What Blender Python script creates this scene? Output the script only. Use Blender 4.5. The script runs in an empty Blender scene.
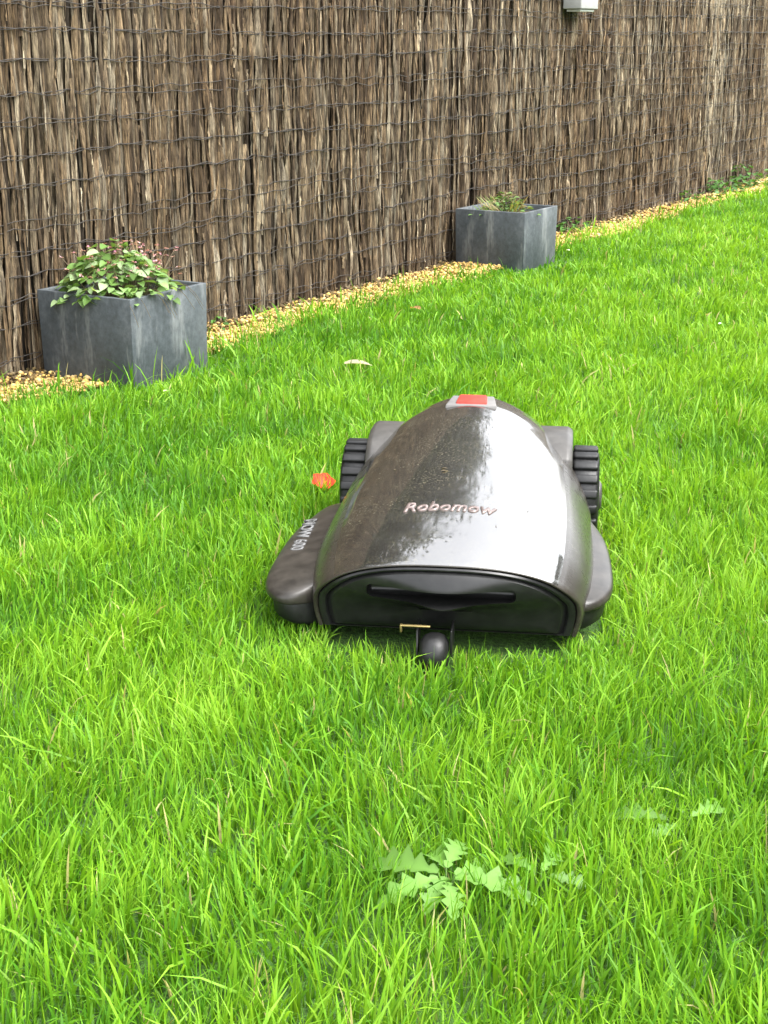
import bpy, bmesh, math, random
import numpy as np
from mathutils import Vector, Matrix
random.seed(7); rng=np.random.default_rng(11)
sc=bpy.context.scene
COL=sc.collection
# ------------------------------------------------------------ helpers
def link(o,parent=None):
    COL.objects.link(o)
    if parent: o.parent=parent
    return o
def empty(name,loc=(0,0,0),rz=0):
    e=bpy.data.objects.new(name,None); e.location=loc; e.rotation_euler=(0,0,rz); e.empty_display_size=.1
    return link(e)
def np_mesh(name,V,loops,sizes,col=None,smooth=True):
    me=bpy.data.meshes.new(name)
    V=np.asarray(V,dtype=np.float32).reshape(-1,3); loops=np.asarray(loops,dtype=np.int32).ravel(); sizes=np.asarray(sizes,dtype=np.int32)
    me.vertices.add(len(V)); me.vertices.foreach_set('co',V.ravel())
    me.loops.add(len(loops)); me.loops.foreach_set('vertex_index',loops)
    st=np.zeros(len(sizes),dtype=np.int32); st[1:]=np.cumsum(sizes)[:-1]
    me.polygons.add(len(sizes)); me.polygons.foreach_set('loop_start',st)
    if smooth: me.polygons.foreach_set('use_smooth',np.ones(len(sizes),dtype=bool))
    me.update(calc_edges=True)
    if col is not None:
        a=me.attributes.new('col','FLOAT_COLOR','POINT')
        c=np.ones((len(V),4),dtype=np.float32); c[:,:3]=np.asarray(col).reshape(-1,3); a.data.foreach_set('color',c.ravel())
    me.validate()
    return me
class MB:
    def __init__(s): s.v=[];s.f=[];s.c=[]
    def add(s,vs,fs,col):
        b=len(s.v); s.v+= [tuple(v) for v in vs]; s.f+=[tuple(i+b for i in f) for f in fs]
        s.c+= [col]*len(vs) if not isinstance(col,list) else col
    def obj(s,name,mat,parent=None,smooth=True):
        l=[i for f in s.f for i in f]; me=np_mesh(name,s.v,l,[len(f) for f in s.f],s.c,smooth)
        me.materials.append(mat); return link(bpy.data.objects.new(name,me),parent)
def pd_obj(name,v,f,mat,parent=None,smooth=True):
    me=bpy.data.meshes.new(name); me.from_pydata([tuple(x) for x in v],[],f); me.update()
    bm=bmesh.new(); bm.from_mesh(me); bmesh.ops.recalc_face_normals(bm,faces=bm.faces); bm.to_mesh(me); bm.free()
    for p in me.polygons: p.use_smooth=smooth
    me.materials.append(mat); return link(bpy.data.objects.new(name,me),parent)
def bevel(o,w,seg=3,ang=35):
    m=o.modifiers.new('b','BEVEL'); m.width=w; m.segments=seg; m.limit_method='ANGLE'; m.angle_limit=math.radians(ang)
    for p in o.data.polygons: p.use_smooth=True
    return o
def box(name,x0,x1,y0,y1,z0,z1,mat,parent=None,bev=.004,seg=3):
    v=[(x,y,z) for x in(x0,x1) for y in(y0,y1) for z in(z0,z1)]
    f=[(0,1,3,2),(4,6,7,5),(0,4,5,1),(2,3,7,6),(0,2,6,4),(1,5,7,3)]
    o=pd_obj(name,v,f,mat,parent)
    if bev: bevel(o,bev,seg)
    return o
class NM:
    def __init__(s,name):
        s.m=bpy.data.materials.new(name); s.m.use_nodes=True; s.n=s.m.node_tree.nodes; s.l=s.m.node_tree.links
        s.b=s.n['Principled BSDF']; s.out=s.n['Material Output']
    def new(s,t,**k):
        x=s.n.new(t)
        for a,v in k.items():
            if a in x.inputs: x.inputs[a].default_value=v
            else: setattr(x,a,v)
        return x
    def noise(s,scale,detail=4,rough=.6,stretch=None,coord='Object'):
        tc=s.new('ShaderNodeTexCoord'); src=tc.outputs[coord]
        if stretch:
            mp=s.new('ShaderNodeMapping'); mp.inputs['Scale'].default_value=stretch; s.l.new(src,mp.inputs['Vector']); src=mp.outputs[0]
        n=s.new('ShaderNodeTexNoise'); n.inputs['Scale'].default_value=scale; n.inputs['Detail'].default_value=detail; n.inputs['Roughness'].default_value=rough
        s.l.new(src,n.inputs['Vector']); return n.outputs['Fac']
    def ramp(s,fac,stops):
        r=s.new('ShaderNodeValToRGB'); e=r.color_ramp.elements
        while len(e)<len(stops): e.new(.5)
        for i,(p,c) in enumerate(stops):
            e[i].position=p; e[i].color=(c[0],c[1],c[2],1) if not isinstance(c,(int,float)) else (c,c,c,1)
        s.l.new(fac,r.inputs[0]); return r.outputs[0]
    def mix(s,a,b,fac,mode='MIX'):
        m=s.new('ShaderNodeMixRGB'); m.blend_type=mode
        for i,x in ((0,fac),(1,a),(2,b)):
            if isinstance(x,(int,float)): m.inputs[i].default_value=x if i==0 else (x,x,x,1)
            elif isinstance(x,tuple): m.inputs[i].default_value=(*x,1)
            else: s.l.new(x,m.inputs[i])
        return m.outputs[0]
    def bump(s,h,st,dist):
        b=s.new('ShaderNodeBump'); b.inputs['Strength'].default_value=st; b.inputs['Distance'].default_value=dist
        s.l.new(h,b.inputs['Height']); s.l.new(b.outputs[0],s.b.inputs['Normal'])
    def set(s,**k):
        for a,v in k.items():
            a=a.replace('_',' ')
            i=s.b.inputs[a]
            if isinstance(v,bpy.types.NodeSocket): s.l.new(v,i)
            else: i.default_value=(*v,1) if isinstance(v,tuple) else v
def simple(name,c,rough=.5,var=.25,scale=30,bump=0,bd=.002,metal=0,spec=.5,stretch=None):
    m=NM(name); n=m.noise(scale,4,.6,stretch)
    lo=tuple(x*(1-var) for x in c); hi=tuple(min(1,x*(1+var)) for x in c)
    m.set(Base_Color=m.ramp(n,[(.3,lo),(.7,hi)]),Roughness=rough,Metallic=metal); m.b.inputs['Specular IOR Level'].default_value=spec
    if bump: m.bump(n,bump,bd)
    return m.m
def leafmat(name,trans=.35,rough=.5,spec=.3):
    m=NM(name); a=m.new('ShaderNodeAttribute',attribute_name='col')
    m.set(Base_Color=a.outputs['Color'],Roughness=rough); m.b.inputs['Specular IOR Level'].default_value=spec
    t=m.new('ShaderNodeBsdfTranslucent'); tc=m.mix(a.outputs['Color'],(1.25,1.2,.5),1,'MULTIPLY'); m.l.new(tc,t.inputs['Color'])
    mx=m.new('ShaderNodeMixShader'); mx.inputs[0].default_value=trans
    m.l.new(m.b.outputs[0],mx.inputs[1]); m.l.new(t.outputs[0],mx.inputs[2]); m.l.new(mx.outputs[0],m.out.inputs['Surface'])
    return m.m
def fnoise(x,y,freq,seed,n=7):
    r=np.random.default_rng(seed); o=np.zeros_like(x)
    for i in range(n):
        a=r.uniform(0,6.283); f=freq*r.uniform(.5,1.9); o+=np.sin((x*np.cos(a)+y*np.sin(a))*f*6.283+r.uniform(0,6.28))
    return o/math.sqrt(n/2)   # ~unit variance

# ------------------------------------------------------------ frame of the fence
F0=np.array([-1.156,4.356]); D=np.array([.5107,.8598]); Nn=np.array([.8598,-.5107])
FANG=math.atan2(D[1],D[0])     # fence running direction
def fw(s,p): return F0+D*s+Nn*p
# ------------------------------------------------------------ world / light
w=bpy.data.worlds.new("World"); sc.world=w; w.use_nodes=True
nt=w.node_tree; bg=nt.nodes['Background']
sky=nt.nodes.new('ShaderNodeTexSky'); sky.sky_type='NISHITA'; sky.sun_disc=False
SR=math.radians(115); SE=math.radians(56)
sky.sun_elevation=SE; sky.sun_rotation=SR; sky.dust_density=4; sky.air_density=1
hs=nt.nodes.new('ShaderNodeHueSaturation'); hs.inputs['Saturation'].default_value=.15; hs.inputs['Value'].default_value=7.4
nt.links.new(sky.outputs[0],hs.inputs['Color']); nt.links.new(hs.outputs[0],bg.inputs['Color']); bg.inputs['Strength'].default_value=.15
sl=bpy.data.lights.new('sun','SUN'); sl.energy=.55; sl.angle=math.radians(22); sl.color=(1,.96,.89)
so=link(bpy.data.objects.new('sun',sl)); sd=Vector((math.sin(SR)*math.cos(SE),math.cos(SR)*math.cos(SE),math.sin(SE)))
so.rotation_euler=sd.to_track_quat('Z','Y').to_euler(); so.location=(3,-3,6)
# ------------------------------------------------------------ camera
cd=bpy.data.cameras.new('camera'); cam=link(bpy.data.objects.new('camera',cd)); sc.camera=cam
cam.location=(0,0,1.0); cam.rotation_euler=(math.radians(90-17.91),0,0)
cd.sensor_fit='VERTICAL'; cd.sensor_height=36; cd.lens=52; cd.clip_end=500
sc.view_settings.view_transform='Standard'; sc.view_settings.look='None'; sc.view_settings.exposure=0

# ------------------------------------------------------------ lawn ground + gravel bed
m=NM('lawn_ground'); n1=m.noise(1.2,3); n2=m.noise(90,3,.7)
c=m.mix(m.ramp(n1,[(.3,(.045,.125,.012)),(.7,(.065,.16,.018))]),m.ramp(n2,[(.35,(.35,.3,.25)),(.7,(1.2,1.2,1.1))]),.8,'MULTIPLY')
m.set(Base_Color=c,Roughness=.9); m.bump(n2,.8,.02)
pd_obj('lawn',[(-90,-60,0),(90,-60,0),(90,140,0),(-90,140,0)],[(0,1,2,3)],m.m)
gm=NM('gravel_bed'); a=gm.noise(90,4,.7); gm.set(Base_Color=gm.ramp(a,[(.3,(.09,.055,.022)),(.55,(.26,.165,.05)),(.75,(.42,.29,.09))]),Roughness=.9); gm.bump(a,1,.02)
def edge(s): return .255+.022*np.sin(s*3.1)+.018*np.sin(s*7.7+1)-.012*np.clip(s-3,0,8)
vs=[];fs=[]
for i,s in enumerate(np.linspace(-3,18,120)):
    p=fw(s,-.25); q=fw(s,edge(s)+.03); vs+=[(p[0],p[1],.004),(q[0],q[1],.004)]
    if i: fs.append((2*i-2,2*i-1,2*i+1,2*i))
bed=pd_obj('gravel_bed',vs,fs,gm.m)
# pebbles
ico=bmesh.new(); bmesh.ops.create_icosphere(ico,subdivisions=1,radius=1); ico.verts.ensure_lookup_table()
IV=np.array([v.co[:] for v in ico.verts]); IF=np.array([[v.index for v in f.verts] for f in ico.faces]); ico.free()
NV=len(IV);NF=len(IF)
S=np.concatenate([rng.uniform(-1.2,4.5,24000),rng.uniform(4.5,12,14000)]); N=len(S)
P=rng.uniform(0,1,N)**.75*(edge(S)+.05)-.01
far=np.clip((S-3)/6,0,1)
r=rng.gamma(5,.0010,N).clip(.0025,.011)*(1+far*.8)
sc3=np.stack([rng.uniform(.7,1.3,N),rng.uniform(.7,1.3,N),rng.uniform(.5,.9,N)],1)*r[:,None]
V=IV[None]*(1+rng.uniform(-.25,.25,(N,NV,1)))*sc3[:,None,:]
an=rng.uniform(0,6.28,N); ca,sa=np.cos(an)[:,None],np.sin(an)[:,None]
X=V[...,0]*ca-V[...,1]*sa; Y=V[...,0]*sa+V[...,1]*ca
hz=rng.uniform(.004,.02,N)+.010*fnoise(S*1.0,P,5,77)*0.5
V=np.stack([X+(F0[0]+D[0]*S+Nn[0]*P)[:,None],Y+(F0[1]+D[1]*S+Nn[1]*P)[:,None],V[...,2]+np.maximum(hz,.004)[:,None]],-1)
pal=np.array([[.52,.34,.085],[.40,.25,.06],[.60,.44,.15],[.32,.20,.06],[.56,.40,.18]]); cc=pal[rng.integers(0,5,N)]*rng.uniform(.65,1.05,(N,1))
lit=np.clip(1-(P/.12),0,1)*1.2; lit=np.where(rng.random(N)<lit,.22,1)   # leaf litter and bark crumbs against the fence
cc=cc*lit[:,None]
L=(IF[None]+(np.arange(N)*NV)[:,None,None])
pm=NM('gravel_stone'); at=pm.new('ShaderNodeAttribute',attribute_name='col')
pm.set(Base_Color=at.outputs['Color'],Roughness=.85)
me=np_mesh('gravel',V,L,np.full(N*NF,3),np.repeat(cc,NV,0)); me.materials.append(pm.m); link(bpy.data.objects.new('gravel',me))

# ------------------------------------------------------------ fence
fence=empty('bark_fence',(F0[0],F0[1],0),FANG)   # local x = along, local y = away from lawn (-Nn)
bk=NM('bark'); at=bk.new('ShaderNodeAttribute',attribute_name='col')
n1=bk.noise(1,4,.75,(190,190,14)); n2=bk.noise(1,3,.65,(45,45,5)); n3=bk.noise(1.3,2,.5)
c=bk.mix(at.outputs['Color'],bk.ramp(n1,[(.34,(.22,.19,.165)),(.5,(.86,.84,.8)),(.66,(1.85,1.8,1.65))]),1,'MULTIPLY')
c=bk.mix(c,bk.ramp(n2,[(.35,(.52,.48,.44)),(.62,(1.2,1.18,1.14))]),1,'MULTIPLY')
c=bk.mix(c,bk.ramp(n3,[(.35,(.82,.75,.68)),(.65,(1.10,1.12,1.13))]),1,'MULTIPLY')
bk.set(Base_Color=c,Roughness=.85); bk.b.inputs['Specular IOR Level'].default_value=.2; bk.bump(n1,1,.008)
def strips(name,S,z0,z1,wd,off,colr,LV=18,bulge=.35,wander=.006,tilt=.01,seed=1):
    rg=np.random.default_rng(seed); N=len(S)
    t=np.linspace(0,1,LV)[None,:]
    z=z0[:,None]+(z1-z0)[:,None]*t
    ph=rg.uniform(0,6.28,(N,4,1)); fr=rg.uniform(2,16,(N,4,1))
    wob=(np.sin(z[:,None,:]*fr+ph)).sum(1)/2
    ph2=rg.uniform(0,6.28,(N,4,1)); wob2=(np.sin(z[:,None,:]*fr*1.8+ph2)).sum(1)/2
    cx=S[:,None]+wob*wander+rg.normal(0,tilt,(N,1))*(z-z.mean(1,keepdims=True))+rg.uniform(-.0012,.0012,(N,LV))
    ww=wd[:,None]*(1+.32*wob2+rg.uniform(-.25,.25,(N,LV)))
    ww=np.maximum(ww,.003)
    dy=off[:,None]+.004*wob2+rg.uniform(-.002,.002,(N,LV))
    tw=.6*np.sin(z*rg.uniform(1,6,(N,1))+rg.uniform(0,6.28,(N,1)))
    V=np.zeros((N,LV,5,3))
    for k,(a,b) in enumerate(((-.5,0),(-.3,.75),(0.02,1),(.3,.7),(.5,0))):
        V[:,:,k,0]=cx+a*ww; V[:,:,k,1]=-(dy+bulge*b*ww+rg.uniform(-.002,.002,(N,LV))+tw*a*ww); V[:,:,k,2]=z
    idx=(np.arange(N)*LV*5)[:,None,None]+(np.arange(LV-1)*5)[None,:,None]+np.arange(4)[None,None,:]
    q=np.stack([idx,idx+1,idx+6,idx+5],-1)
    C=np.broadcast_to(colr[:,None,None,:],(N,LV,5,3))*(1+rg.uniform(-.25,.25,(N,LV,1,1)))
    me=np_mesh(name,V,q,np.full(q.size//4,4),C); me.materials.append(bk.m); return link(bpy.data.objects.new(name,me),fence)
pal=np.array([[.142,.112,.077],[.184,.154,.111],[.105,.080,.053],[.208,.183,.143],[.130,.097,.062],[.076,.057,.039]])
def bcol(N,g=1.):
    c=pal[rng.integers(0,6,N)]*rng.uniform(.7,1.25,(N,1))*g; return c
HT=1.85
S=np.concatenate([np.arange(-2.8,7,.0165),np.arange(7,17,.022)]); S=S+rng.uniform(-.004,.004,len(S)); N=len(S)
strips('bark_strips_back',S,np.full(N,-.02),HT+rng.uniform(-.03,.03,N),rng.uniform(.014,.026,N),rng.uniform(0,.005,N),bcol(N,.55),seed=2)  # back layer coloured darker to paint in the shade of the gaps
S=np.concatenate([np.arange(-2.8,7,.0145),np.arange(7,17,.022)]); S=S+rng.uniform(-.008,.008,len(S)); N=len(S)
strips('bark_strips',S,rng.uniform(-.02,.03,N),HT+rng.uniform(-.04,.03,N),rng.uniform(.007,.022,N),rng.uniform(.006,.017,N),bcol(N,.98),LV=40,wander=.006,seed=3)
N=1500; S=np.concatenate([rng.uniform(-2.5,6.5,1200),rng.uniform(6.5,16,300)]); z0=rng.uniform(0,1.5,N)
strips('peeling_bark',S,z0,z0+rng.uniform(.05,.3,N),rng.uniform(.004,.010,N),rng.uniform(.014,.023,N),bcol(N,1.4),LV=10,bulge=.2,wander=.007,tilt=.05,seed=4)
box('backing',-2.85,17,.012,.03,0,HT-.03,simple('fence_backing',(.025,.02,.015),.95),fence,bev=0)
# wires
cu=bpy.data.curves.new('wires','CURVE'); cu.dimensions='3D'; cu.bevel_depth=.0014; cu.bevel_resolution=1
zz=.06
while zz<HT-.03:
    for k in range(2):
        ss=np.arange(-2.8,16.9,.045); sp=cu.splines.new('POLY'); sp.points.add(len(ss)-1)
        ph=random.uniform(0,6); drift=np.cumsum(rng.normal(0,.0016,len(ss))); drift-=np.linspace(0,drift[-1],len(ss))
        z=zz+drift*(1 if k else .9)+(.004 if k else -.004)*np.sin(ss*38+ph)+rng.uniform(-.004,.004,len(ss))+.006*np.sin(ss*1.7+zz*9)
        y=-(.0245+.004*np.cos(ss*38+ph)+rng.uniform(-.004,.004,len(ss)))
        co=np.stack([ss,y,z,np.ones(len(ss))],1); sp.points.foreach_set('co',co.ravel())
    zz+=random.uniform(.075,.10)
cu.materials.append(simple('wire_steel',(.035,.03,.026),.65,metal=.3)); link(bpy.data.objects.new('wires',cu),fence)

# ------------------------------------------------------------ wall lamp box
lamp=empty('wall_lamp',(*fw(4.05,.03),1.105),FANG)
gh=simple('lamp_grey',(.28,.28,.27),.5,.1)
box('housing',-.105,.105,-.10,0,.012,.15,gh,lamp,.006)
box('diffuser',-.085,.085,-.087,-.012,0,.0125,simple('lamp_diffuser',(.5,.5,.48),.3,.05),lamp,.003)
box('bracket',-.03,.03,0,.03,.03,.11,gh,lamp,.003)

# ------------------------------------------------------------ planters
pl=NM('slate_composite'); n1=pl.noise(7,5,.7,(1,1,.6)); n2=pl.noise(60,4,.7); n3=pl.noise(16,4,.75,(1,1,.2))
c=pl.ramp(n1,[(.3,(.028,.035,.039)),(.5,(.048,.057,.063)),(.72,(.095,.106,.112))])
c=pl.mix(c,pl.ramp(n2,[(.3,.68),(.7,1.28)]),1,'MULTIPLY'); c=pl.mix(c,(.20,.21,.205),pl.ramp(n3,[(.55,0.),(.75,.7)]))
pl.set(Base_Color=c,Roughness=.6); pl.bump(n2,.25,.003)
soil=simple('soil',(.05,.035,.022),.95,.5,60,.9,.01)
lm=leafmat('leaf')
def planter(s,H=.268,p=.232,h=.181):
    e=empty('planter',(*fw(s,p),0),FANG)
    t=.016
    bm=bmesh.new()
    def ring(a,z): return [bm.verts.new((x*a,y*a,z)) for x,y in((-1,-1),(1,-1),(1,1),(-1,1))]
    R=[ring(h-.004,0),ring(h,H),ring(h-t,H),ring(h-t-.002,H-.06)]
    for a,b in zip(R,R[1:]):
        for i in range(4): bm.faces.new((a[i],a[(i+1)%4],b[(i+1)%4],b[i]))
    bm.faces.new(R[0][::-1]); bmesh.ops.recalc_face_normals(bm,faces=bm.faces)
    me=bpy.data.meshes.new('box'); bm.to_mesh(me); bm.free(); me.materials.append(pl.m)
    o=link(bpy.data.objects.new('tub',me),e); bevel(o,.002,2)
    g=10; a=h-t-.003
    vs=[(-a+2*a*i/g,-a+2*a*j/g,H-.035+random.uniform(-.006,.008)) for i in range(g+1) for j in range(g+1)]
    pd_obj('soil',vs,[(i*(g+1)+j,(i+1)*(g+1)+j,(i+1)*(g+1)+j+1,i*(g+1)+j+1) for i in range(g) for j in range(g)],soil,e)
    return e
PS=(.312,2.955)
p1=planter(PS[0]); p2=planter(PS[1],.256,.235,.172)
def leaf(mb,pos,d,up,L,W,col,outline=None,fold=.25,droop=.3,n=6):
    d=Vector(d).normalized(); up=Vector(up); sd_=d.cross(up).normalized(); up=sd_.cross(d)
    vs=[];N=n
    for i in range(N+1):
        t=i/N; wv=(outline(t) if outline else math.sin(math.pi*min(1,t*.93+.07))**.7*(1-.25*t))*W*.5
        c=Vector(pos)+d*(L*t)-up*(droop*L*t*t)
        vs+=[c-sd_*wv+up*(fold*wv),c-up*0,c+sd_*wv+up*(fold*wv)]
    fs=[]
    for i in range(N): b=i*3; fs+=[(b,b+1,b+4,b+3),(b+1,b+2,b+5,b+4)]
    mid=tuple(min(1,x*1.25) for x in col); mb.add(vs,fs,[col,mid,col]*(N+1))
def stem(mb,p,q,r,col,bend=None,seg=4):
    p=Vector(p);q=Vector(q);vs=[];fs=[]
    bend=bend or Vector((0,0,0))
    dv=(q-p).normalized(); a=dv.orthogonal().normalized(); b=dv.cross(a)
    for i in range(seg+1):
        t=i/seg; c=p.lerp(q,t)+bend*(4*t*(1-t)); rr=r*(1-.4*t)
        vs+=[c+a*rr*math.cos(k*2.094)+b*rr*math.sin(k*2.094) for k in range(3)]
        if i:
            for k in range(3): fs.append(((i-1)*3+k,(i-1)*3+(k+1)%3,i*3+(k+1)%3,i*3+k))
    mb.add(vs,fs,col)
# leafy plant in the first planter
mb=MB()
for i in range(380):
    a=random.uniform(0,6.283); rr=math.sqrt(random.random()); x=rr*.165*math.cos(a)-.02; y=rr*.155*math.sin(a)
    zt=.262+(.105*(1-rr**2)+random.uniform(-.02,.02))*(1+.2*math.sin(a*3))
    if i<26: # spillers over the rim
        x=-.182+random.uniform(-.025,.02); y=random.uniform(-.12,.10); zt=.268+random.uniform(-.03,.02)
        if i%2: x,y=random.uniform(-.16,.04),-.182+random.uniform(-.02,.02)
    tilt=random.uniform(.1,.8)
    d=Vector((math.cos(a)+random.gauss(0,.5),math.sin(a)+random.gauss(0,.5),-tilt*.5+.2)); up=Vector((random.gauss(0,.35),random.gauss(0,.35),1))
    g=random.uniform(.6,1.15); col=random.choice([(.13,.23,.055),(.17,.28,.09),(.10,.18,.045),(.24,.33,.16)]); col=tuple(k*g for k in col)
    L=random.uniform(.022,.044); leaf(mb,(x,y,zt),d,up,L,L*.85,col,fold=random.uniform(.1,.5),droop=random.uniform(.1,.5))
    if i%3==0: stem(mb,(x*.4,y*.4,.23),(x,y,zt),.0014,(.12,.13,.05),Vector((0,0,.01)))
for i in range(95):
    a=random.uniform(0,6.283); rr=random.uniform(.2,1.1); x=rr*.19*math.cos(a)+.01; y=rr*.17*math.sin(a); zt=.305+random.uniform(.0,.095)*(1.15-.4*rr)
    stem(mb,(x*.6,y*.6,.25),(x,y,zt),.0011,(.24,.19,.13),Vector((0,0,.008)))
    for k in range(7):
        leaf(mb,(x,y,zt),(random.gauss(0,1),random.gauss(0,1),random.uniform(0,.8)),(0,.2,1),.0095,.008,random.choice([(.46,.20,.28),(.30,.17,.15),(.50,.35,.37)]),n=3)
for i in range(9): # dried hanging stems
    x=random.uniform(-.17,.17); 
    stem(mb,(x,-.12,.27),(x*1.15,-.2-random.uniform(0,.04),.22-random.uniform(0,.03)),.0011,(.16,.12,.07),Vector((0,0,.03)))
mb.obj('flowering_plant',lm,None).parent=p1
mb=MB()
for i in range(80):
    a=random.uniform(0,6.28); rr=random.random()*.09; x=rr*math.cos(a)-.01; y=rr*math.sin(a)+.02
    d=Vector((math.cos(a)*random.uniform(.3,1.2),math.sin(a)*random.uniform(.3,1.2),1)); leaf(mb,(x,y,.222),d,Vector((-math.sin(a),math.cos(a),.2)),random.uniform(.06,.115),.005,random.choice([(.12,.2,.05),(.2,.22,.08),(.26,.2,.1)]),fold=.1,droop=.5)
for i in range(240):
    a=random.uniform(0,6.28); rr=abs(random.gauss(0,.07)); x=rr*math.cos(a); y=rr*math.sin(a)+.01
    leaf(mb,(x,y,.235+random.uniform(0,.09)*(1-min(1,rr/.15))),(math.cos(a),math.sin(a),.3),(random.gauss(0,.3),random.gauss(0,.3),1),.026,.018,random.choice([(.08,.15,.04),(.12,.2,.06),(.15,.13,.06)]))
mb.obj('leafy_plant',lm,None).parent=p2
# weeds beside the fence
def weed(s,p,n,R,H,L):
    q=fw(s,p); mb=MB()
    for i in range(n):
        a=random.uniform(0,6.28); rr=R*math.sqrt(random.random()); z=random.uniform(.02,H)*(1-.4*rr/R); g=random.uniform(.6,1.3)
        x,y=rr*math.cos(a),rr*math.sin(a)
        leaf(mb,(x,y,z),(math.cos(a),math.sin(a),random.uniform(-.2,.5)),(random.gauss(0,.3),random.gauss(0,.3),1),L*random.uniform(.6,1.2),L*.6,tuple(k*g for k in(.06,.14,.03)))
        if i%3==0: stem(mb,(x*.3,y*.3,0),(x,y,z),.0015,(.08,.14,.04))
    o=mb.obj('weed',lm); o.location=(q[0],q[1],0)
weed(6.4,.11,90,.14,.14,.05); weed(6.9,.1,90,.18,.18,.055); weed(5.9,.12,40,.12,.09,.04); weed(4.1,.08,50,.12,.09,.04); weed(3.6,.06,30,.1,.07,.035); weed(7.9,.15,90,.2,.16,.05); weed(1.0,.06,16,.07,.05,.03)
# dead leaves lying on the gravel
mb=MB()
for i in range(300):
    s=random.uniform(-1,8); p=random.uniform(.02,.2); q=fw(s,p); a=random.uniform(0,6.28)
    leaf(mb,(q[0],q[1],.022),(math.cos(a),math.sin(a),random.uniform(0,.4)),(random.gauss(0,.3),random.gauss(0,.3),1),random.uniform(.012,.03),.012,random.choice([(.14,.08,.035),(.22,.14,.06),(.09,.06,.035)]),fold=.5,n=4)
mb.obj('dead_leaves',lm)

# ------------------------------------------------------------ mower
MO=np.array([.096,2.25]); MA=math.radians(-7.0)
mow=empty('robot_lawn_mower',(MO[0],MO[1],0),MA)
def lacquer(name,c0,c1,ior,coat,dustc,dfac,r0,r1):
    hm=NM(name); n1=hm.noise(9,4,.7); n2=hm.noise(300,2,.6); n3=hm.noise(38,4,.75); n4=hm.noise(6,5,.8)
    c=hm.ramp(n1,[(.3,c0),(.7,c1)])
    dust=hm.mix(hm.ramp(n2,[(.54,0.),(.66,dfac)]),hm.ramp(n4,[(.42,.15),(.58,1.)]),1,'MULTIPLY')
    c=hm.mix(c,dustc,dust)
    hm.set(Base_Color=c,Roughness=.45)
    hm.b.inputs['IOR'].default_value=1.35; hm.b.inputs['Coat Weight'].default_value=coat; hm.b.inputs['Coat IOR'].default_value=ior
    hm.l.new(hm.ramp(n3,[(.35,r0),(.7,r1)]),hm.b.inputs['Coat Roughness'])
    hm.bump(n3,.05,.002); return hm.m
hood_m=lacquer('hood_lacquer',(.010,.009,.008),(.020,.018,.015),2.75,1,(.11,.10,.06),.8,.03,.13)
side_m=lacquer('hood_side_plastic',(.018,.015,.012),(.028,.024,.019),1.3,1,(.08,.07,.05),.7,.25,.35)
sat=simple('satin_black_plastic',(.010,.010,.010),.30,.3,50,.1,.001,spec=.35)
blk=simple('rubber_black',(.009,.009,.009),.45,.35,60,.3,.002,spec=.35)
gry=simple('grey_plastic',(.050,.047,.043),.42,.25,40,.15,.001,spec=.4)
skm=simple('skirt_plastic',(.027,.0238,.0200),.36,.45,28,.15,.001,spec=.35)
def catmull(xs,ys,x):
    ys=np.array(ys,float); xs=np.array(xs,float); m_=np.gradient(ys,xs); i=np.clip(np.searchsorted(xs,x)-1,0,len(xs)-2); h=xs[i+1]-xs[i]; t=(x-xs[i])/h
    return (2*t**3-3*t**2+1)*ys[i]+(t**3-2*t**2+t)*h*m_[i]+(-2*t**3+3*t**2)*ys[i+1]+(t**3-t**2)*h*m_[i+1]
kx=[0,.05,.15,.3,.45,.6,.7,.78,.83,.85]
kW=[.238,.246,.254,.258,.255,.250,.235,.198,.13,.05]
kH=[.181,.198,.224,.252,.273,.287,.290,.276,.233,.17]
kp=[2.4,2.4,2.32,2.22,2.12,2.0,1.95,1.95,2.0,2.0]
Bz=.036
def hood(ly,ph):
    W=catmull(kx,kW,ly);H=catmull(kx,kH,ly);p=catmull(kx,kp,ly)
    cc_,ss_=math.cos(ph),math.sin(ph)
    x=W*math.copysign(abs(cc_)**(2/p),cc_); z=Bz+(H-Bz)*max(ss_,0)**(2/p)
    if z<.10: x*=1-1.3*(.10-z)   # slight tuck-under
    return x,z
def warp(x,ly): return ly+.060*(abs(x)/.238)**2.2*math.exp(-(ly/.16)**2)
def hoodz(x,ly):
    W=float(catmull(kx,kW,ly));H=float(catmull(kx,kH,ly));p=float(catmull(kx,kp,ly)); return Bz+(H-Bz)*(1-min(1,abs(x)/W)**p)**(1/p)
NPH=72
lys=list(np.linspace(0,.84,70)); v=[];f=[]
def row(ly,s=1,dy=0,c0=.095):
    r_=[]
    for k in range(NPH+1):
        x,z=hood(ly,math.pi*k/NPH); zz_=c0+(z-c0)*s; fr=(z-Bz)/.14; u=max(0,1-fr*1.5)
        r_.append((x*s,warp(x,ly)+dy+.025*u*math.exp(-(ly/.06)**2),zz_))
    return r_
rows=[row(0,.965,.004),row(0,.985,-.001),row(0.001,1,.001)]+[row(l) for l in lys[1:]]
mi=[]
KS=17   # shoulder line between the lacquered top and the plain sides
for i,r_ in enumerate(rows):
    v+=[(x,y,z-(.0015 if k in(KS,NPH-KS) and i>2 else 0)) for k,(x,y,z) in enumerate(r_)]
    if i:
        b=i*(NPH+1);a=b-(NPH+1)
        for k in range(NPH): f.append((a+k,a+k+1,b+k+1,b+k)); mi.append(1 if (k<KS or k>=NPH-KS or i<=2) else 0)
f.append(tuple((len(rows)-1)*(NPH+1)+k for k in range(NPH+1))); mi.append(1)
ho=pd_obj('hood',v,f,hood_m,mow); ho.data.materials.append(side_m)
for p_,k in zip(ho.data.polygons,mi): p_.material_index=k
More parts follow.
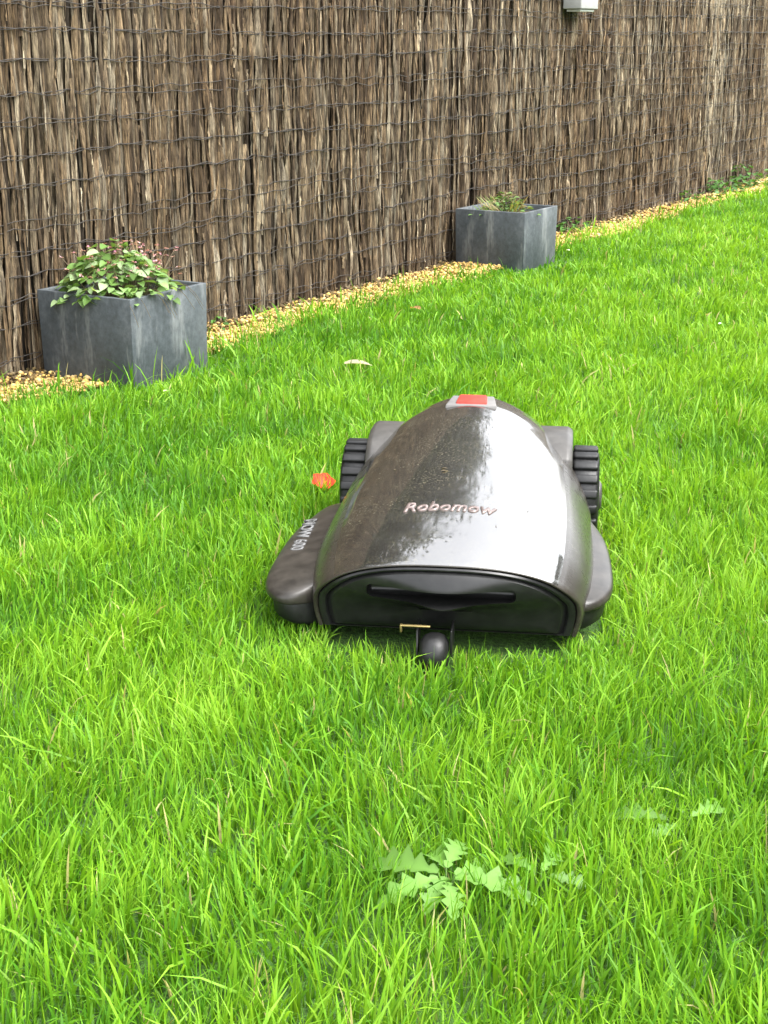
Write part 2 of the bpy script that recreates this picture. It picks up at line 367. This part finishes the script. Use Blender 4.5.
# nose cap (solid, with slot and castor recess cut by boolean)
v=[];f=[]; prof=[(.965,.06),(.965,.006),(.955,-.001),(.93,-.004),(.905,-.004),(.89,.002),(.875,-.002),(.85,-.008),(.75,-.015),(.6,-.020),(.4,-.023),(.2,-.024)]
for i,(s,dy) in enumerate(prof):
    v+=row(0,s,dy)
    if i:
        b=i*(NPH+1);a=b-(NPH+1)
        for k in range(NPH+1): k2=(k+1)%(NPH+1); f.append((a+k,a+k2,b+k2,b+k))
f.append(tuple(range(NPH+1))); f.append(tuple((len(prof)-1)*(NPH+1)+k for k in range(NPH+1))[::-1])
cap=pd_obj('nose_panel',v,f,sat,mow)
def cutter(x0,x1,y0,y1,z0,z1,bv):
    c_=box('cut',x0,x1,y0,y1,z0,z1,blk,None,bev=bv,seg=4); c_.parent=mow
    md=cap.modifiers.new('c','BOOLEAN'); md.object=c_; md.operation='DIFFERENCE'; md.solver='EXACT'; return c_
cs=[cutter(-.128,.118,-.06,.045,.114,.141,.010),cutter(-.080,.060,-.06,.05,.0,.080,.012)]
bpy.context.view_layer.update(); dg=bpy.context.evaluated_depsgraph_get()
nm=bpy.data.meshes.new_from_object(cap.evaluated_get(dg)); cap.modifiers.clear(); cap.data=nm
try: nm.set_sharp_from_angle(angle=math.radians(28))
except Exception as ex: print(ex)
wn=cap.modifiers.new('wn','WEIGHTED_NORMAL'); wn.keep_sharp=True
for c_ in cs: bpy.data.objects.remove(c_)
# underbody
box('chassis',-.17,.17,.075,.74,.036,.085,blk,mow,.01)
# side bumper skirt
out=[(0,.16),(.10,.155),(.17,.135),(.215,.095),(.252,.080),(.284,.105),(.301,.155),(.303,.25),(.294,.37),(.274,.46),(.247,.53),(.18,.56),(0,.56)]
tt=np.linspace(0,len(out)-1,80); ox=catmull(range(len(out)),[p[0] for p in out],tt); oy=catmull(range(len(out)),[p[1] for p in out],tt)
full=[(x,y) for x,y in zip(ox,oy)]+[(-x,y) for x,y in list(zip(ox,oy))[1:-1][::-1]]
SP=[(.70,.112),(.80,.107),(.88,.102),(.94,.0975),(.975,.0935),(.990,.090),(.998,.086),(1.0,.081),(.997,.077),(.988,.074),(.95,.072),(.8,.072)]
def skirt(name,prof,mat):
    v=[];f=[];n_=len(full)
    for i,(s,z) in enumerate(prof):
        v+=[(x*s-.022,.30+(y-.30)*(s if s>.9 else .9+(s-.9)*.6)+x*.05,z+.018*((y-.1)/.4)) for x,y in full]
        if i:
            for k in range(n_): f.append(((i-1)*n_+k,(i-1)*n_+(k+1)%n_,i*n_+(k+1)%n_,i*n_+k))
    return pd_obj(name,v,f,mat,mow)
skirt('skirt',SP,skm)
skirt('skirt_bumper',[(.955,.074),(.965,.068),(.955,.042),(.93,.035),(.86,.032),(.8,.032)],blk)
# wheels
def lathe(name,prof,cx,cy,cz,mat,n=40,parent=mow):
    v=[];f=[]
    for i,(r_,x) in enumerate(prof):
        v+=[(cx+x,cy+r_*math.cos(2*math.pi*k/n),cz+r_*math.sin(2*math.pi*k/n)) for k in range(n)]
        if i:
            for k in range(n): f.append(((i-1)*n+k,(i-1)*n+(k+1)%n,i*n+(k+1)%n,i*n+k))
    f.append(tuple(range(n))); f.append(tuple((len(prof)-1)*n+k for k in range(n)))
    return pd_obj(name,v,f,mat,parent)
for sg in(-1,1):
    c=.234*sg; R=.102
    lathe('rear_wheel',[(.03,-.03*sg),(.08,-.03*sg),(.091,-.027*sg),(.094,-.02*sg),(.094,.018*sg),(.088,.025*sg),(.082,.027*sg),(.078,.020*sg),(.05,.023*sg),(.02,.030*sg)],c,.675,R,blk)
    lathe('hub',[(.03,.0),(.03,.030*sg),(.024,.034*sg),(.01,.035*sg)],c,.675,R,gry,24)
    v=[];f=[]
    for k in range(20):
        a=2*math.pi*k/20; da=.095; b=len(v)
        for x in(-.026,.024):
            for aa in(a-da,a+da):
                for r_ in(.088,.102): v.append((c+x*sg,.675+r_*math.cos(aa),R+r_*math.sin(aa)))
        f+=[tuple(b+i for i in q) for q in((0,1,3,2),(4,6,7,5),(0,4,5,1),(2,3,7,6),(0,2,6,4),(1,5,7,3))]
    t_=pd_obj('tyre_lugs',v,f,blk,mow); bevel(t_,.005,3)
    # wheel housing
    v=[];f=[];x0,x1=.10*sg,.206*sg
    pr=[(.545,.08),(.552,.15),(.575,.205),(.605,.226),(.66,.236),(.72,.234),(.76,.215),(.785,.16),(.79,.08)]; npz=len(pr)
    for x,sx in((x0,1),(x1-.010*sg,1),(x1,.95)): v+=[(x,.665+(y-.665)*sx,.1+(z-.1)*sx) for y,z in pr]
    for i in range(2):
        for k in range(npz-1): f.append((i*npz+k,i*npz+k+1,(i+1)*npz+k+1,(i+1)*npz+k))
    f.append(tuple(range(npz))); f.append(tuple(2*npz+k for k in range(npz)))
    bevel(pd_obj('wheel_housing',v,f,gry,mow),.003,3,25)
# caster
cx_=-.012
lathe('front_caster',[(.008,-.024),(.022,-.023),(.031,-.016),(.035,-.006),(.035,.006),(.031,.016),(.022,.023),(.008,.024)],cx_,-.014,.033,blk,28)
box('caster_fork',cx_-.03,cx_-.026,-.02,.03,.03,.076,sat,mow,.002); box('caster_fork_b',cx_+.026,cx_+.03,-.02,.03,.03,.076,sat,mow,.002)
br=simple('brass',(.26,.20,.08),.4,.2,40,metal=.8)
box('nose_latch',-.066,-.018,-.026,-.02,.082,.0855,br,mow,.0015); box('nose_latch_b',-.068,-.064,-.026,-.018,.072,.0855,br,mow,.0015)  # thin brass-coloured latch bar above the caster
# stop button
pb=empty('stop_button_group',(0,.69,.2885)); pb.parent=mow
def trap(name,w0,w1,y0,y1,z0,z1,mat):
    v=[(-w0,y0,z0),(w0,y0,z0),(w1,y1,z0),(-w1,y1,z0),(-w0*.95,y0+.004,z1),(w0*.95,y0+.004,z1),(w1*.95,y1-.004,z1),(-w1*.95,y1-.004,z1)]
    o=pd_obj(name,v,[(0,1,2,3),(4,5,6,7),(0,1,5,4),(1,2,6,5),(2,3,7,6),(3,0,4,7)],mat,pb); bevel(o,.003,3); return o
trap('button_frame',.054,.045,-.048,.04,-.02,.003,simple('button_frame_grey',(.13,.125,.12),.6,.15,spec=.3))
rd=simple('red_plastic',(.32,.030,.020),.6,.25,60,spec=.25)
trap('stop_button',.032,.029,-.038,.03,.0,.008,rd)
# lettering draped onto the hood
def lettering(body,size,place,mat,name,th=.0018):
    cu=bpy.data.curves.new(name,'FONT'); cu.body=body; cu.size=size; cu.extrude=0; cu.align_x='CENTER'; cu.offset=size*.02; cu.shear=.2; cu.resolution_u=3
    o=bpy.data.objects.new(name,cu); COL.objects.link(o); bpy.context.view_layer.update()
    me=bpy.data.meshes.new_from_object(o.evaluated_get(bpy.context.evaluated_depsgraph_get())); bpy.data.objects.remove(o)
    bm=bmesh.new(); bm.from_mesh(me)
    r_=bmesh.ops.extrude_face_region(bm,geom=list(bm.faces)); top=[g for g in r_['geom'] if isinstance(g,bmesh.types.BMVert)]; ts=set(top)
    for vv in bm.verts:
        p=place(vv.co.x,vv.co.y,th if vv in ts else -.001); vv.co=p
    bmesh.ops.recalc_face_normals(bm,faces=bm.faces); bm.to_mesh(me); bm.free(); me.materials.clear(); me.materials.append(mat)
    for p in me.polygons: p.material_index=0
    link(bpy.data.objects.new(name,me),mow)
lt=simple('badge_silver',(.15,.115,.105),.3,.4,120,metal=.2)
lettering('Robomow',.037,lambda x,y,t:Vector((x*1.0-.006,.155+y*1.1,hoodz(x*1.0-.006,.155+y*1.1)+t)),lt,'badge')
lt2=simple('lettering_grey',(.10,.10,.10),.5,.1)
def pl2(x,y,t):
    X_=-.300+y; Y_=.33-x; s=abs(X_+.022)/.297
    return Vector((X_,Y_,np.interp(s,[q[0] for q in SP[:8]],[q[1] for q in SP[:8]])+.018*((Y_-.1)/.4)+t+.0008))
lettering('MOW 600',.036,pl2,lt2,'side_lettering')
# debris on hood
mb=MB()
for (x,ly,a,L) in((-.03,.30,.3,.018),(-.02,.31,2.6,.014),(-.12,.34,1,.01),(.08,.12,2,.006),(-.05,.08,.5,.006),(.13,.2,1.4,.006),(-.1,.2,1.4,.005),(-.15,.25,.4,.006)):
    leaf(mb,(x,ly,hoodz(x,ly)+.002),(math.cos(a),math.sin(a),.12),(0,0,1),L,L*.3,(.1,.08,.05),n=3)
mb.obj('leaf_debris',lm,mow)

# ------------------------------------------------------------ grass
def mloc(x,y):
    dx,dy=x-MO[0],y-MO[1]; c_,s_=math.cos(-MA),math.sin(-MA); return dx*c_-dy*s_,dx*s_+dy*c_
def floc(x,y):
    dx,dy=x-F0[0],y-F0[1]; return dx*D[0]+dy*D[1],dx*Nn[0]+dy*Nn[1]
D0=21000
NC=int(D0*11*14.0); x=rng.uniform(-3.5,7.5,NC); y=rng.uniform(.85,14.85,NC)
keep=(np.abs(x)<.26*y*1.25+.45)
dens=np.clip((2.6/np.maximum(y,.1))**1.6,0,1)
keep&=rng.random(NC)<dens*np.where(np.abs(x)>.26*y+.15,.45,1)
x,y=x[keep],y[keep]; s,p=floc(x,y)
clump=fnoise(x,y,4.5,5)
ed=edge(s)+.015+.02*fnoise(x,y,5,9)
keep=(p>ed)|((p>ed-.11)&(p>.03)&(rng.random(len(x))<.24))
for ps in PS: keep&=~((np.abs(s-ps)<.184)&(p<.418))
x,y,s,p,clump=[q[keep] for q in(x,y,s,p,clump)]
lx,ly=mloc(x,y)
under=((np.abs(lx)<.265)&(ly>.11)&(ly<.60)) | ((np.abs(lx)<.266)&(ly>=.60)&(ly<.785)) | ((np.abs(lx)<.20)&(ly>.02)&(ly<.12)) | (((lx+.012)**2+(ly+.014)**2)<.038**2)
x,y,s,p,clump,lx,ly=[q[~under] for q in(x,y,s,p,clump,lx,ly)]
N=len(x); print('blades',N)
near=((np.abs(lx)<.31)&(ly>-.07)&(ly<.82))
wsc=np.clip((y/2.6),.9,4)**.72
big=fnoise(x,y,.45,21); med=fnoise(x,y,1.6,22)
Ln=(.033+.006*clump+.004*med+rng.gamma(2.2,.0075,N))*np.clip(1.17-.045*(y-1.5),.58,1.17)
broad=rng.random(N)<np.clip(.30+.12*fnoise(x,y,2.,31)-.03*(y-2),.08,.6)
Ln=np.clip(Ln*np.where(broad,1.12,1),.018,.10)
edg=np.clip(1-(p-edge(s))/.12,0,1); Ln*=1+.35*edg*rng.random(N)
pn=np.zeros(N,bool)
for ps in PS: pn|=(np.abs(s-ps)<.30)&(p<.55)
Ln=np.where(pn,Ln*np.where(rng.random(N)<.06,1.6,.45),Ln)
Ln=np.where(near,np.minimum(Ln,.043),Ln)
Wd=np.where(broad,rng.uniform(.0030,.0052,N),rng.uniform(.0014,.0028,N))*wsc
az=fnoise(x,y,.9,41)*.9+fnoise(x,y,3.5,42)*.9+rng.normal(0,1.5,N)+1.2
lean=np.clip(rng.gamma(2.2,.19,N)+.06*np.abs(clump),.03,1.25)
cur=rng.uniform(.05,.6,N)
T=np.array([0,.38,.72,1.]); WF=np.array([.8,1,.72])
twist=rng.normal(0,.9,N)
dx,dy=np.cos(az),np.sin(az)
V=np.zeros((N,7,3),dtype=np.float32)
for i,t in enumerate(T):
    h=Ln*(lean*(.35*t+.65*t*t)); z=Ln*(t*np.sqrt(np.clip(1-.35*lean**2,.2,1))-cur*lean*t*t*.8*t)
    cx,cy=x+dx*h,y+dy*h
    if i<3:
        wa=az+math.pi/2+twist*(.6+.4*t); ox_=np.cos(wa)*Wd*.5*WF[i]; oy_=np.sin(wa)*Wd*.5*WF[i]; oz_=Wd*.12*np.sin(twist*2)
        V[:,2*i]=np.stack([cx-ox_,cy-oy_,z-oz_],1); V[:,2*i+1]=np.stack([cx+ox_,cy+oy_,z+oz_],1)
    else: V[:,6]=np.stack([cx,cy,z],1)
V[:,:,2]=np.maximum(V[:,:,2],.001); V[:,0:2,2]=-.003
b=(np.arange(N)*7)[:,None]; L=b+np.array([0,1,3,2, 2,3,5,4, 4,5,6])[None]
sz=np.tile([4,4,3],N)
cA=np.array([.120,.275,.012]); cB=np.array([.215,.39,.028]); cC=np.array([.054,.165,.009]); cS=np.array([.42,.38,.16])
k=np.clip(.5+.26*rng.normal(0,1,N)+.11*med+.13*big+.06*clump+.04*np.clip((y-3)/3,-1,1),0,1)[:,None]
base=np.where(k>.5,cA+(cB-cA)*(k-.5)*2,cC+(cA-cC)*k*2)
base=base*rng.uniform(.8,1.2,(N,1))
straw=rng.random(N)<.014+.012*edg; base[straw]=cS*rng.uniform(.6,1.1,(straw.sum(),1))
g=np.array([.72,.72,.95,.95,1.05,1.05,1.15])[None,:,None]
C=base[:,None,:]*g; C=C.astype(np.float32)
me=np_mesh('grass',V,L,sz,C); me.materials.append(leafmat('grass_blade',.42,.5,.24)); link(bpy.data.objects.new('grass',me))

# ------------------------------------------------------------ broad-leaved weeds in the lawn
def lobed(t):
    q=(t*4.6+.3)%1; lob=(q/.72 if q<.72 else (1-q)/.28)     # backward-pointing teeth
    return (.38+.62*lob)*(1-.45*abs(t-.62))*(1-t**9)*(.30+.70*min(1,t*2.4))
def lawn_weed(x0,y0,spec):
    mb=MB()
    for dx_,dy_,az_,L,wf,z in spec:
        g=random.uniform(.75,1.15); col=tuple(k*g for k in(.115,.235,.040))
        leaf(mb,(dx_,dy_,z),(math.cos(az_),math.sin(az_),random.uniform(-.1,.35)),(random.gauss(0,.3),-.25+random.gauss(0,.25),1),L,L*wf,col,outline=lobed,fold=random.uniform(.15,.7),droop=random.uniform(.1,.6),n=40)
        stem(mb,(0,0,0),(dx_,dy_,z),.002,(.2,.33,.1))
    o=mb.obj('dandelion_weed',lm); o.location=(x0,y0,0)
lawn_weed(.075,1.555,[(-.01,0,2.75,.09,.55,.043),(-.01,-.005,-2.75,.075,.55,.038),(.0,.01,1.9,.075,.55,.043),(.01,0,.55,.085,.5,.041),(.01,-.005,-.3,.095,.5,.038),(.0,-.01,-1.4,.065,.55,.036),(0,.01,1.2,.075,.5,.044),(0,0,-2.0,.065,.55,.036)])
lawn_weed(.19,1.565,[(0,0,1.0,.07,.5,.040),(-.01,0,2.4,.06,.5,.040),(.01,-.005,-.2,.05,.5,.036)])
lawn_weed(.385,1.69,[(-.02,0,2.9,.08,.45,.038),(.01,0,.45,.07,.45,.042),(0,.01,1.5,.055,.45,.042),(-.01,-.01,-2.4,.05,.5,.036)])
# red petal, fallen leaves, white petals
mb=MB()
for a in(0,1.1,2.3,3.4,4.6): leaf(mb,(0,0,.0),(math.cos(a),math.sin(a),.35),(0,0,1),.033,.038,(.58,.05,.02),fold=.5,droop=-.2)
o=mb.obj('poppy_petal',lm); o.location=(-.138,3.15,.042); o.rotation_euler=(.5,.1,.3)
for (X_,Y_,L,c,a) in((-.12,4.42,.085,(.30,.25,.17),.1),(.13,5.35,.08,(.30,.16,.07),2.0),(.62,8.6,.06,(.7,.7,.62),.5),(1.16,5.07,.03,(.8,.8,.76),1),(-.62,4.05,.03,(.35,.45,.2),1),(.86,6.9,.03,(.7,.7,.6),2)):
    mb=MB(); leaf(mb,(0,0,0),(math.cos(a),math.sin(a),.1),(0,-.2,1),L,L*.38,c,fold=.5,droop=.2); o=mb.obj('fallen_leaf',lm); o.location=(X_,Y_,.045)

# ------------------------------------------------------------ trees behind the fence and hedge on the right (outside the frame, seen in the lacquer)
bark2=simple('tree_bark',(.11,.085,.06),.9,.4,12,.8,.02)
def tree(loc,H,R,seed):
    r_=random.Random(seed); e=empty('garden_tree',loc); mb=MB()
    def limb(p,q,r0,r1,n=7,seg=5):
        p=Vector(p);q=Vector(q);dv=(q-p).normalized();a=dv.orthogonal().normalized();b=dv.cross(a);vs=[];fs=[]
        for i in range(seg+1):
            t=i/seg;c=p.lerp(q,t)+Vector((math.sin(t*3)*.05,math.cos(t*4)*.04,0));rr=r0+(r1-r0)*t
            vs+=[c+a*rr*math.cos(k*6.283/n)+b*rr*math.sin(k*6.283/n) for k in range(n)]
            if i:
                for k in range(n): fs.append(((i-1)*n+k,(i-1)*n+(k+1)%n,i*n+(k+1)%n,i*n+k))
        mb.add(vs,fs,(.1,.08,.06))
    limb((0,0,0),(0.1,0,H*.75),.13,.05)
    tips=[]
    for i in range(18):
        a=i*2.4; z=H*r_.uniform(.25,.7); q=Vector((math.cos(a)*R*r_.uniform(.5,.95),math.sin(a)*R*r_.uniform(.5,.95),z+H*r_.uniform(.05,.28))); limb((0,0,z),q,.04,.012,5,4); tips.append(q)
    mb.obj('trunk',bark2,e)
    nl=18000; T_=np.array([t[:] for t in tips]+[(0,0,H*.85),(0.2,0,H*.7)]); rg=np.random.default_rng(seed)
    c=T_[rg.integers(0,len(T_),nl)]+rg.normal(0,R*.22,(nl,3)); a=rg.normal(0,1,(nl,3)); a/=np.linalg.norm(a,axis=1,keepdims=True); b=np.cross(a,rg.normal(0,1,(nl,3))); b/=np.linalg.norm(b,axis=1,keepdims=True)
    l=rg.uniform(.05,.11,(nl,1)); V=np.stack([c-a*l,c-b*l*.5,c+a*l,c+b*l*.5],1)
    cc=np.array([.028,.040,.018])*rg.uniform(.5,1.4,(nl,1)); me=np_mesh('crown',V,np.arange(nl*4),np.full(nl,4),np.repeat(cc,4,0)); me.materials.append(lm); link(bpy.data.objects.new('crown',me),e)
tree((-2.9,6.0,0),5.6,1.6,1); tree((-1.5,8.4,0),6.6,1.8,2); tree((-4.0,3.4,0),5.0,1.5,3); tree((-.5,10.8,0),6.4,1.7,5)
he=empty('hedge',(0,0,0)); nl=30000; rg=np.random.default_rng(5); HH=3.0
t=rg.random(nl); cx=3.1+t*2.9; cy=-1+t*9.5
fx=rg.uniform(-.35,.35,nl); c=np.stack([cx+fx,cy,rg.uniform(0,HH,nl)+.1*np.sin(cy*5)],1)
a=rg.normal(0,1,(nl,3)); a/=np.linalg.norm(a,axis=1,keepdims=True); b=np.cross(a,rg.normal(0,1,(nl,3))); b/=np.linalg.norm(b,axis=1,keepdims=True); l=rg.uniform(.03,.07,(nl,1))
V=np.stack([c-a*l,c-b*l*.5,c+a*l,c+b*l*.5],1); me=np_mesh('hedge_leaves',V,np.arange(nl*4),np.full(nl,4),np.repeat(np.array([.04,.075,.025])*rg.uniform(.5,1.3,(nl,1)),4,0)); me.materials.append(lm); link(bpy.data.objects.new('hedge_leaves',me),he)
pd_obj('hedge_core',[(3.1-.2,-1,0),(6-.2,8.5,0),(6.2,8.5,0),(3.3,-1,0),(3.1-.2,-1,HH-.15),(6-.2,8.5,HH-.15),(6.2,8.5,HH-.15),(3.3,-1,HH-.15)],[(0,1,2,3),(4,5,6,7),(0,1,5,4),(1,2,6,5),(2,3,7,6),(3,0,4,7)],simple('hedge_inner',(.02,.03,.012),.95),he)
